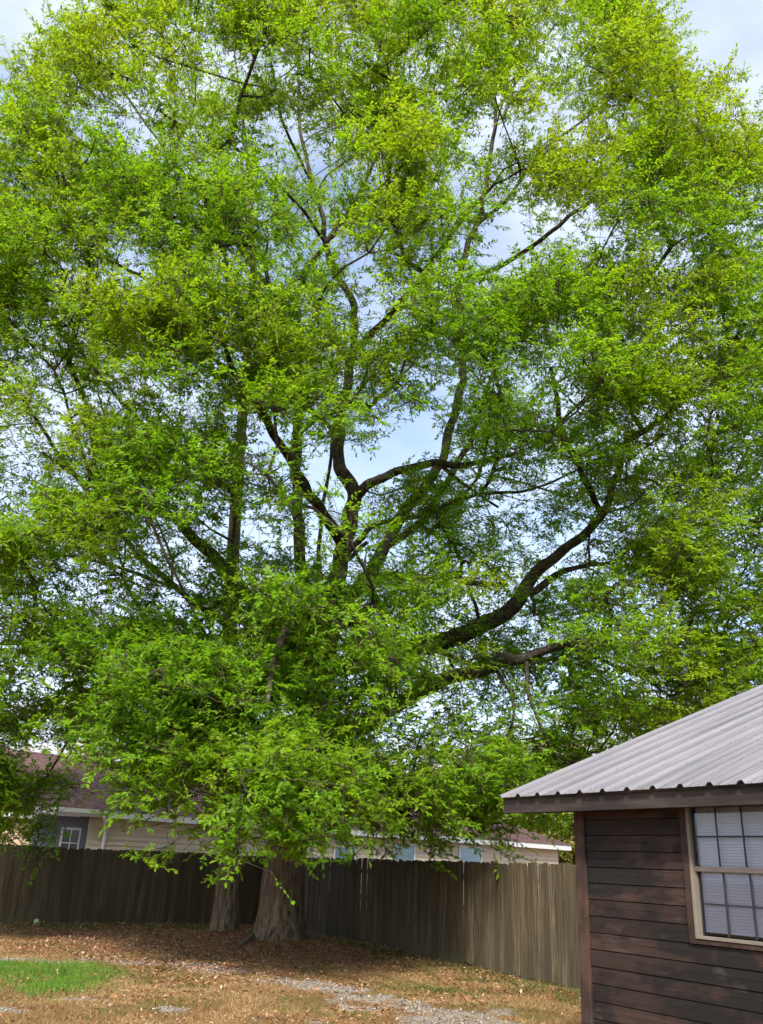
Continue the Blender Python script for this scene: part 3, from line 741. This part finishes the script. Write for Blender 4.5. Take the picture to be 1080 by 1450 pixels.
    for i in range(n-1, -1, -1):
        own = acc[i]**(1/e) if acc[i] > 0 else 0
        if i >= nmain: rad[i] = min(max(rad[i], own), .075)
        if par[i] >= 0: acc[par[i]] += rad[i]**e if i >= nmain else 0
    idx = np.arange(nmain, n); p0 = par[idx]
    r0 = np.where(p0 >= nmain, rad[p0], np.minimum(rad[idx]*1.15, rad[p0])); big = rad[idx] > .014
    V1, F1 = prisms(P[p0][big], P[idx][big], r0[big], rad[idx][big], 6, 'a'); V2, F2 = prisms(P[p0][~big], P[idx][~big], r0[~big], rad[idx][~big], 4, 'b')
    tag(link('branches', mesh_np('branches', np.vstack([V1, V2])-off, np.vstack([F1, F2+len(V1)]), True), M['limb_bark'], root), kind='stuff')
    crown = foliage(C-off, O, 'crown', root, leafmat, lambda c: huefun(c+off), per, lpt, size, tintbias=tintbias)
    return root, C

def chain(rows): return [(*atY(x, y, Y), r) for x, y, Y, r in rows]
B1 = np.array([TREE1[0], TREE1[1], 0]); Y1 = TREE1[1]; Y2 = TREE2[1]
trunk1 = [(*(atY(394, 1354, Y1)), .56), (*atY(395, 1322, Y1), .51), (*atY(398, 1290, Y1), .465), (*atY(404, 1215, Y1), .425), (*atY(416, 1120, Y1), .375), (*atY(434, 1030, Y1), .34), (*atY(454, 940, Y1), .315), (*atY(470, 850, Y1), .285)]
big_chains = [trunk1] + [chain(c) for c in [
    [(466,868,21,.27),(484,790,21,.205),(500,705,21,.185),(482,660,21,.16),(478,620,21,.15),(488,565,21,.13),(499,500,20.8,.115),(500,430,20.6,.10),(470,385,20.5,.085),(460,330,20.4,.075),(440,250,20.2,.06),(425,185,20,.05),(422,75,20,.035),(415,-30,20,.02)],
    [(500,708,21,.15),(520,688,20.8,.125),(560,668,20.6,.105),(620,657,20.4,.09),(655,659,20.2,.08),(695,652,20,.06),(740,640,19.6,.04)],
    [(622,657,20.4,.06),(660,688,20.2,.045),(705,718,20,.03)],
    [(470,862,21.2,.22),(500,838,21.4,.19),(530,800,21.6,.17),(575,722,22,.15),(620,662,22.2,.13),(642,590,22.3,.12),(655,540,22.3,.11),(652,470,22,.1),(650,395,21.6,.095),(665,340,21.4,.088),(680,300,21.2,.08),(695,215,21,.065),(702,155,21,.055),(692,90,21,.04),(690,10,21,.03)],
    [(702,155,21,.04),(740,105,20.6,.035),(785,35,20.4,.025)],
    [(674,320,21.3,.06),(725,275,21,.05),(760,220,20.8,.045),(820,175,20.5,.035),(890,120,20,.025)],
    [(652,398,21.6,.08),(710,375,21,.07),(765,340,20.4,.065),(820,295,19.8,.055),(880,255,19.2,.045),(940,230,18.6,.03),(1030,215,18,.02)],
    [(656,394,21.6,.045),(740,400,20.6,.035),(775,435,20.2,.025)],
    [(545,775,21.8,.11),(600,735,22,.10),(640,670,22.2,.09),(670,610,22.2,.07),(700,520,22,.05),(740,440,21.6,.03)],
    [(488,790,20.9,.09),(524,749,20.6,.07),(560,737,20.4,.062),(610,726,20.2,.055),(650,708,20,.05),(680,700,19.8,.045),(760,690,19.4,.03),(850,650,19,.02)],
    [(478,800,21,.07),(495,790,20.8,.06),(520,768,20.6,.05)],
    [(446,925,21.3,.10),(447,850,21.5,.07),(452,780,21.6,.055),(457,715,21.6,.05),(468,650,21.6,.045),(474,590,21.6,.03)],
    [(505,690,21,.03),(540,700,20.8,.022),(575,690,20.6,.016),(600,700,20.4,.01)],
    [(575,722,22,.04),(600,690,21.8,.025),(640,685,21.6,.015),(690,670,21.4,.009)],
    [(480,625,21,.05),(462,600,20.8,.04),(440,585,20.6,.03),(410,575,20.4,.015)],
    [(488,565,21,.07),(520,575,20.9,.06),(545,555,20.8,.045),(580,520,20.6,.03),(610,470,20.4,.02)],
    [(478,848,21,.15),(530,820,20.6,.13),(575,818,20.2,.10),(640,822,19.8,.07),(720,830,19.4,.04)],
    [(455,955,21,.25),(540,930,20.4,.21),(620,908,19.8,.20),(680,888,19.4,.19),(721,863,19.2,.17),(742,838,19.1,.155),(763,806,19,.13),(804,773,18.8,.11),(853,723,18.6,.09),(875,665,18.4,.08),(890,625,18.2,.07),(911,611,18.1,.065),(961,574,18,.055),(998,537,17.9,.05),(1043,504,17.8,.04),(1110,470,17.6,.03)],
    [(742,840,19.1,.10),(760,836,18.95,.085),(778,820,18.8,.08),(800,808,18.5,.07),(835,800,18.2,.05),(900,790,17.8,.03)],
    [(748,838,19.1,.05),(757,848,19,.045),(757,872,18.9,.03)],
    [(438,1040,21,.25),(500,1032,20.2,.2),(545,1008,19.6,.18),(615,968,19,.155),(690,945,18.5,.13),(760,925,18,.09),(850,905,17.5,.06),(930,935,17,.04),(990,985,16.8,.025)],
    [(745,932,18.1,.05),(750,985,17.9,.04),(770,1040,17.8,.03),(800,1100,17.7,.015)],
    [(800,915,17.8,.05),(850,935,17.6,.04),(910,960,17.4,.03),(985,1010,17.2,.018)],
    [(700,942,18.4,.045),(728,1000,18.2,.03),(712,1060,18,.018)],
    [(440,965,21,.20),(400,905,20.6,.17),(364,860,20.3,.16),(314,798,19.8,.14),(248,736,19.3,.11),(198,711,19,.085),(130,690,18.6,.05),(60,640,18.2,.03)],
    [(452,935,21.1,.19),(430,840,21.8,.165),(423,760,22,.15),(420,640,22,.13),(425,540,22,.12),(420,450,22,.1),(430,390,21.8,.09),(480,320,21.6,.07),(520,250,21.4,.05),(560,150,21.2,.04),(580,40,21,.025)],
    [(425,540,22,.09),(370,500,21.5,.08),(300,465,21,.07),(260,430,20.6,.06),(200,390,20,.05),(125,358,19.5,.03)],
    [(420,450,22,.07),(360,380,21.5,.06),(300,300,21,.05),(255,240,20.6,.04),(210,180,20.2,.035),(160,110,20,.025),(110,50,20,.015)],
    [(255,240,20.6,.03),(190,232,20.2,.02),(90,205,20,.012)],
    [(445,958,21,.21),(445,900,19.5,.17),(430,870,18,.14),(410,880,16.5,.1),(390,930,15.3,.06),(380,1000,14.6,.035)],
    [(444,896,19.4,.11),(500,880,17.5,.1),(540,900,16.2,.06),(560,960,15.5,.03)],
    [(490,780,21,.13),(440,700,19,.12),(380,600,17,.08),(330,520,15.6,.05),(300,430,14.8,.03)],
    [(499,500,20.8,.09),(560,440,18.6,.08),(640,330,16.6,.05),(700,260,15.6,.03)],
    [(850,725,18.6,.07),(800,620,16.8,.06),(780,520,15.8,.04)],
    [(440,255,20.2,.05),(400,170,18.6,.035),(380,60,17.4,.02)],
    [(480,385,20.5,.05),(430,300,18,.04),(300,180,16,.025)],
]]
trunk2 = [(*atY(317, 1338, Y2), .33), (*atY(319, 1300, Y2), .29), (*atY(321, 1265, Y2), .26), (*atY(326, 1190, Y2), .228), (*atY(329, 1080, Y2), .21), (*atY(326, 980, Y2), .195), (*atY(325, 880, Y2), .18), (*atY(335, 700, Y2), .15), (*atY(350, 500, Y2), .12), (*atY(358, 400, Y2), .1), (*atY(355, 300, Y2), .07), (*atY(345, 180, Y2), .05), (*atY(330, 60, Y2), .025)]
small_chains = [trunk2] + [chain(c) for c in [
    [(327,970,22.9,.08),(290,934,22.4,.07),(250,926,22,.06),(180,965,21.4,.05),(110,1030,21,.03),(60,1110,20.8,.02)],
    [(325,890,22.9,.09),(211,800,22,.075),(110,680,21,.06),(75,630,20.8,.05),(30,565,20.5,.04),(-40,500,20.2,.025)],
    [(326,1000,22.9,.06),(211,975,22,.05),(153,984,21.5,.04),(40,1000,21,.025)],
    [(335,700,22.8,.07),(200,600,21.6,.055),(100,480,20.6,.04),(30,400,20,.02)],
    [(240,830,22.2,.05),(120,790,21.4,.04),(40,785,20.8,.03),(-20,755,20.4,.02)],
    [(352,480,22.6,.05),(250,330,21.8,.04),(170,230,21.2,.025)],
]]
# --- where the boughs hang
GAPS = [(565,660,85,58,.55),(605,560,50,40,.55),(150,130,95,80,.55),(215,220,60,40,.6),(60,620,65,55,.75),(225,420,40,55,.55),(170,810,40,40,.6),(30,705,40,40,.6),
        (790,130,60,80,.6),(800,210,50,40,.6),(740,770,50,40,.6),(990,600,70,40,.5),(1020,775,50,30,.6),(30,940,40,60,.6),(690,1010,90,55,.7),(700,735,45,35,.8),
        (128,1080,46,34,1.0),(140,1140,44,60,1.0),(745,1040,85,50,.65),(455,740,40,70,.7),(480,420,50,60,.3),(60,1060,60,30,.5),(50,1110,75,60,.45),(1062,335,38,48,.95),(612,1080,52,38,1.0),(-6,90,24,120,1.0),(1010,20,90,50,1.0),(1070,60,50,45,1.0),(500,830,55,40,.7),
        (300,120,40,40,.3),(880,960,60,40,.4)]
def keep(px, py):
    k = np.ones(px.shape)
    for cx, cy, rx, ry, s in GAPS:
        q = ((px-cx)/rx)**2+((py-cy)/ry)**2; k *= 1-s*np.clip(1.5-q*1.0, 0, 1)
    return rng.random(px.shape) < k
SHOW = [(705,868,80,55,18.6),(800,772,70,50,18.2),(600,980,85,38,18.6),(545,1008,60,32,19),(300,790,55,42,19),(690,280,55,120,20.4),(780,325,90,50,19.4),(460,330,35,80,19.8),(905,610,60,45,17.6),(150,370,70,35,19.2),
        (440,990,34,48,20.3),(474,935,30,40,20.3),(424,690,32,90,21.4),(324,885,26,40,22.2),(500,460,30,70,20.2),(60,620,60,50,20),(740,940,70,35,17.6),(760,1030,60,70,17.2),(440,235,35,60,19.6),(380,390,50,30,21),(770,850,50,40,18.3)]
def hides(px, py, Y):
    for cx, cy, rx, ry, yl in SHOW:
        if Y < yl and ((px-cx)/rx)**2+((py-cy)/ry)**2 < 1.15 and rng.random() < .88: return True
    return False
LOW = np.array([(-400,1150),(0,1165),(60,1165),(105,1160),(125,1050),(150,1120),(180,1092),(260,1108),(320,1112),(360,1142),(400,1158),(450,1156),(490,1140),(560,1138),(610,1115),(650,1110),(720,1120),(760,1090),(830,1080),(900,1040),(1080,980),(1500,900)], float)
EC, ER = np.array([-.6, 21.4, 13.6]), np.array([12.6, 8.8, 14.6])
def ell(o, d):
    a = (d/ER); b = (o-EC)/ER; A = (a*a).sum(); Bq = 2*(a*b).sum(); Cq = (b*b).sum()-1; D = Bq*Bq-4*A*Cq
    if D <= 0: return None
    return (-Bq-math.sqrt(D))/2/A, (-Bq+math.sqrt(D))/2/A
big_pads, small_pads = [], []
tries = 0
NPAD = 900
while len(big_pads)+len(small_pads) < NPAD and tries < 20000:
    tries += 1
    px, py = rng.uniform(-60, 1150), rng.uniform(-80, 1200)
    if py > np.interp(px, LOW[:, 0], LOW[:, 1]) or not keep(np.array(px), np.array(py)): continue
    d = ray(px, py); h = ell(CAM, d)
    if h is None: continue
    t0, t1 = h; q = rng.random()
    t = t0+(t1-t0)*(.02+.30*rng.random() if q < .55 else .1+.85*rng.random())
    P = CAM+d*t
    if P[2] < 1.9: continue
    if 475 < px < 680 and 590 < py < 790 and P[1] < 22.5 and rng.random() < .62: continue
    if hides(px, py, P[1]): continue
    if px < 140 or (px < 330 and P[1] > 21): small_pads.append(P)
    else: big_pads.append(P)
# the low front bough that hangs before the trunks, and other drooping ends
def droop(n, x0, x1, y0, y1, Ya, Yb, lst, low=None):
    k = 0
    while k < n:
        px, py = rng.uniform(x0, x1), rng.uniform(y0, y1)
        if low and py > np.interp(px, LOW[:, 0], LOW[:, 1])+low: continue
        if not keep(np.array(px), np.array(py)): continue
        P = atY(px, py, rng.uniform(Ya, Yb)); k += 1
        if hides(px, py, P[1]): continue
        if P[2] > 1.85: lst.append(P)
droop(58, 170, 610, 880, 1195, 14.2, 18.5, big_pads, 2)
droop(12, 330, 520, 1060, 1195, 14.0, 16.5, big_pads, 2)
droop(5, -20, 72, 1020, 1175, 18.5, 21.5, small_pads, 10)
droop(16, 620, 850, 900, 1120, 16.5, 19, big_pads, 6)
droop(10, 560, 740, 1060, 1150, 17.5, 20.5, big_pads, 8)
droop(13, 520, 690, 1080, 1165, 16.0, 20.0, big_pads, 40)
droop(5, 300, 520, 1050, 1190, 14.0, 16.5, big_pads, 0)
# the parts of the crowns outside the picture
for _ in range(900):
    v = rand_dir(1)[0]*rng.uniform(.72, 1.0); P = EC+v*ER
    if P[2] < 3.5: continue
    px, py = proj(P)
    if -60 < px < 1150 and py > -80: continue
    if rng.random() < .34: big_pads.append(P) if P[0] > -6 else small_pads.append(P)
# keep boughs off the shed roof
def off_roof(P):
    q = P-np.array([SH[0], SH[1], 0]); u_, v_ = q@udir, q@ndir
    return not (-1.2 < u_ < LEN+1 and -1.0 < v_ < DEP+.5 and P[2] < ES+SL*max(0, min(v_, DEP-v_))+1.2)
big_pads = [p for p in big_pads if off_roof(p)]; small_pads = [p for p in small_pads if off_roof(p)]
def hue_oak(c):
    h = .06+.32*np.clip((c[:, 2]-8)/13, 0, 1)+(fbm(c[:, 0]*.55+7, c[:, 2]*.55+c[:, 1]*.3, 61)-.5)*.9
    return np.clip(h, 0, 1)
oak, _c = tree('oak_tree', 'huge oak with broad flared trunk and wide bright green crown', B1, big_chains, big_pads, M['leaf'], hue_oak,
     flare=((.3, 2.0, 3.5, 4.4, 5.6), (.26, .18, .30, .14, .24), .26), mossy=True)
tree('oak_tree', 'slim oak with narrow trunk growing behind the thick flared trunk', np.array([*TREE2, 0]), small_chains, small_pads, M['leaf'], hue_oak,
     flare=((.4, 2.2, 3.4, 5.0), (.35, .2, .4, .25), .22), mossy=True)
for pts in ([(418,1330,-.15,.16),(436,1338,0,.10),(452,1341,.1,.06),(480,1343,.15,.03)], [(372,1334,-.1,.16),(352,1341,0,.09),(335,1346,.05,.04)]):
    rows = []
    for px, py, _, r in pts:
        q = atz(px, py); rows.append((q[0]-B1[0], q[1]-B1[1], float(gz(np.array(q[0]), np.array(q[1])))-.02+r*.25, r))
    V, Fq = tube(cat_spline(rows, .05), 12, lambda P, th: 1+(fbm(th[None]*3+P[:, :1]*6, P[:, 1:2]*6+0*th[None], 91, 2)-.5)*.4); link('root', mesh_np('root', V, Fq, True), M['bark'], oak)
n = 160; cc = atY(694, 744, 20.0)-np.array([B1[0], B1[1], 0]); d = rand_dir(n)
P = cc+d*np.array([.11, .11, .19])*rng.uniform(.3, 1, n)[:, None]**.5; A = nrm(d*.4+rng.normal(size=(n, 3))*.6+np.array([0, 0, -.6]))
tag(link('dead_leaf_clump', leaf_cards(P, A, rand_dir(n), rng.uniform(.06, .12, n), rng.uniform(.02, .04, n), np.full(n, .5), np.zeros(n), 'dead_leaf_clump'), M['dead_leaf'], oak), 'rusty brown clump of dead leaves', kind='stuff')
# ------------------------------------------------------------------ trees far behind the houses
def far_tree(px, ytop, Y, label, r, seed, hue):
    top = atY(px, ytop, Y); H_ = top[2]; b = np.array([top[0], Y, 0]); R_ = np.random.default_rng(seed)
    ch = [[(b[0], b[1], -.1, .28), (b[0]+.1, b[1], H_*.4, .2), (b[0]-.1, b[1], H_*.75, .1), (b[0], b[1], H_-.6, .03)]]
    for k in range(6):
        a = k*1.05+R_.random(); z0 = H_*R_.uniform(.25, .6); rr = r*R_.uniform(.5, .8)
        ch.append([(b[0], b[1], z0, .10), (b[0]+math.cos(a)*rr*.5, b[1]+math.sin(a)*rr*.5, z0+rr*.4, .06), (b[0]+math.cos(a)*rr, b[1]+math.sin(a)*rr, z0+rr*.7, .025)])
    pads = []
    while len(pads) < 34:
        v = nrm(R_.normal(size=3))*R_.uniform(.35, 1)**.5; P = np.array([b[0]+v[0]*r, b[1]+v[1]*r, H_*.56+v[2]*H_*.44])
        if P[2] > 1.2: pads.append(P)
    tree('far_tree', label, b, ch, pads, M['leaf_far'], lambda c: np.clip(hue+(fbm(c[:, 0]*.8, c[:, 2]*.8, seed)-.5)*.8, 0, 1), clusters=8, per=5, lpt=9, size=.21, padr=(r*.42, r*.42, r*.28), group='trees beyond the houses', step=.8)
far_tree(612, 1048, 60, 'pale yellow-green spring tree above the middle of the long house roof', 4.2, 1, .7)
far_tree(92, 1066, 58, 'straw-coloured spring tree behind the roof of the brick house', 4.6, 2, .8)
far_tree(-30, 1050, 64, 'pale spring tree past the outer end of the brick house', 4.5, 3, .6)
far_tree(690, 1030, 66, 'yellowish tree over the hip of the long house roof', 4.6, 4, .45)
far_tree(800, 1020, 54, 'green-gold tree between the long house and the shed eave', 4.4, 5, .35)
far_tree(905, 985, 50, 'leafy green-gold tree behind the metal shed roof', 5.0, 6, .3)
far_tree(775, 1135, 56, 'low bushy tree just off the hipped end of the long house', 3.0, 7, .5)
far_tree(850, 1115, 52, 'bushy golden-green tree showing beneath the shed eave', 3.2, 8, .4)

# ================================================================== GROUND COVER
def scatter(n, x0=-10.5, x1=7.5, y0=8.5, y1=27.5):
    x = rng.uniform(x0, x1, n); y = rng.uniform(y0, y1, n)
    sr = (x-FC[0])*(_d1[1])-(y-FC[1])*(_d1[0]); nl_ = (x-FC[0])*(-_d2[1])+(y-FC[1])*_d2[0]
    ok = (sr < .0) & (nl_ < -.05)
    q = np.stack([x-SH[0], y-SH[1]], 1); ok &= ~((q@udir[:2] > -.05) & (q@ndir[:2] > -.05))
    px, py = proj(np.stack([x, y, 0*x], 1)); ok &= (px > -90) & (px < 1000) & (py < 1500)
    ok &= np.hypot(x-TREE1[0], y-TREE1[1]) > .55
    return x[ok], y[ok]
def blades(x, y, h, w, tint, name, mat, label, cat, lean=.5):
    n = len(x); z = gz(x, y)-.004; a = rng.uniform(0, 2*math.pi, n); P = np.stack([x, y, z], 1)
    wv = np.stack([np.cos(a), np.sin(a), 0*a], 1)*w[:, None]*.5; ln = rng.normal(size=(n, 2))*lean
    up = np.stack([ln[:, 0], ln[:, 1], np.ones(n)], 1)*h[:, None]
    v = np.stack([P-wv, P+wv, P+up*.55+wv*.6-np.array([0, 0, 0]), P+up], 1).reshape(-1, 3); i = np.arange(n)[:, None]*4
    f = np.concatenate([i+np.array([[0, 1, 2]]), i+np.array([[0, 2, 3]])], 1).reshape(-1, 3)
    return tag(link(name, mesh_np(name, v, f, False, {'tint': np.repeat(np.clip(tint, 0, 1), 4)}), mat), label, cat, kind='stuff')
# fallen leaves
x, y = scatter(230000); gv, gn, lt, wd, tf_ = zones(x, y)
m = rng.random(len(x)) < np.clip(lt*.75+.04+np.clip((fbm(x*.8, y*.8, 97)-.42)*2.2, 0, .45)+wd*.12-gn*.2-gv*.05, 0.0, 1)*.62; x, y, lt = x[m], y[m], lt[m]; n = len(x)
A = nrm(np.stack([*rng.normal(size=(2, n)), rng.normal(size=n)*.22], 1)); Nn = nrm(np.stack([*rng.normal(size=(2, n))*.35, np.ones(n)], 1))
L = rng.uniform(.035, .085, n); B = nrm(np.cross(A, Nn)); Nn = np.cross(B, A); P = np.stack([x, y, gz(x, y)+rng.uniform(.004, .022, n)], 1); W = L*rng.uniform(.34, .5, n)
v = np.stack([P, P+A*(L*.52)[:, None]+B*(W*.5)[:, None]+Nn*(W*.25)[:, None], P+A*L[:, None], P+A*(L*.52)[:, None]-B*(W*.5)[:, None]+Nn*(W*.25)[:, None]], 1).reshape(-1, 3); i = np.arange(n)[:, None]*4
f = np.concatenate([i+np.array([[0, 1, 2]]), i+np.array([[0, 2, 3]])], 1).reshape(-1, 3)
tag(link('fallen_leaves', mesh_np('fallen_leaves', v, f, False, {'tint': np.repeat(np.clip(rng.normal(.48, .24, n), 0, 1), 4)}), M['litter']), 'brown fallen oak leaves carpeting the soil around the trunks', 'leaves', kind='stuff')
# dry grass
x, y = scatter(420000, -8, 6.5, 8.5, 21); gv, gn, lt, wd, tf_ = zones(x, y)
m = rng.random(len(x)) < np.clip(1-gv*1.05-lt*.72-gn*.6, 0, 1)*.75; x, y = x[m], y[m]; n = len(x); gr = np.clip((fbm(x*1.3, y*1.3, 71)-.52)*5, 0, 1)*(rng.random(n) < .6)
blades(x, y, rng.uniform(.018, .05, n), rng.uniform(.005, .010, n), np.where(gr > .3, 1.0, np.clip(rng.normal(.40, .2, n)+(fbm(x*1.4, y*1.4, 73)-.5)*.9, 0, .82)), 'dry_grass', M['dry_grass'], 'short dry tan grass stubble across the front of the yard', 'grass', .9)
# the green patch
x, y = scatter(330000, -10, -2, 9.5, 17); gv, gn, lt, wd, tf_ = zones(x, y); gj = zones(x+rng.normal(size=len(x))*.26, y+rng.normal(size=len(x))*.2)[1]; m = (rng.random(len(x)) < gj*.75*np.clip(fbm(x*4, y*4, 79)*2.2-.35, .05, 1)) | ((rng.random(len(x)) < .03) & (x < -3.5) & (np.abs(y-13.3) < 1.6)); x, y = x[m], y[m]; n = len(x)
blades(x, y, rng.uniform(.03, .075, n), rng.uniform(.005, .010, n), rng.normal(.5, .22, n)+(fbm(x*2.2, y*2.2, 77)-.5)*.7, 'green_grass', M['green_grass'], 'bright green patch of fresh grass amid the dry yard', 'grass', .45)
# weeds along the fence and loose tufts
x, y = scatter(200000); gv, gn, lt, wd, tf_ = zones(x, y); cl_ = np.clip((fbm(x*3.5, y*3.5, 83)-.5)*5, 0, 1); m = rng.random(len(x)) < np.clip(wd*.95*(.3+cl_)+tf_*.22*(1-lt)*(1-gv), 0, 1); x, y = x[m], y[m]; n = len(x)
blades(x, y, rng.uniform(.03, .09, n), rng.uniform(.010, .020, n), rng.normal(.45, .25, n), 'weeds', M['weeds'], 'low green weeds growing along the foot of the fence', 'weeds', .7)
# gravel
x, y = scatter(150000, -10, 7, 8.5, 19); gv, gn, lt, wd, tf_ = zones(x, y); m = rng.random(len(x)) < np.clip(gv*1.1-.05, 0, 1)**1.6*.65+.006; x, y = x[m], y[m]; n = len(x)
s_ = rng.uniform(.007, .020, n)*np.where(rng.random(n) < .06, 1.7, 1)
oc = np.array([(1, 0, 0), (0, 1, 0), (-1, 0, 0), (0, -1, 0), (0, 0, .75), (0, 0, -.6)], float); of = np.array([(0, 1, 4), (1, 2, 4), (2, 3, 4), (3, 0, 4), (1, 0, 5), (2, 1, 5), (3, 2, 5), (0, 3, 5)])
a = rng.uniform(0, 6.28, n); ca, sa = np.cos(a), np.sin(a); q = oc[None]*(1+rng.normal(size=(n, 6, 3))*.25)*s_[:, None, None]
v = np.stack([q[..., 0]*ca[:, None]-q[..., 1]*sa[:, None], q[..., 0]*sa[:, None]+q[..., 1]*ca[:, None], q[..., 2]], -1)+np.stack([x, y, gz(x, y)+s_*.35], 1)[:, None]
f = (np.arange(n)[:, None, None]*6+of[None]).reshape(-1, 3)
tag(link('gravel', mesh_np('gravel', v.reshape(-1, 3), f, False, {'tint': np.repeat(np.clip(rng.normal(.5, .25, n), 0, 1), 6)}), M['stones']), 'pale worn gravel strewn along the track across the yard', 'gravel', kind='stuff')
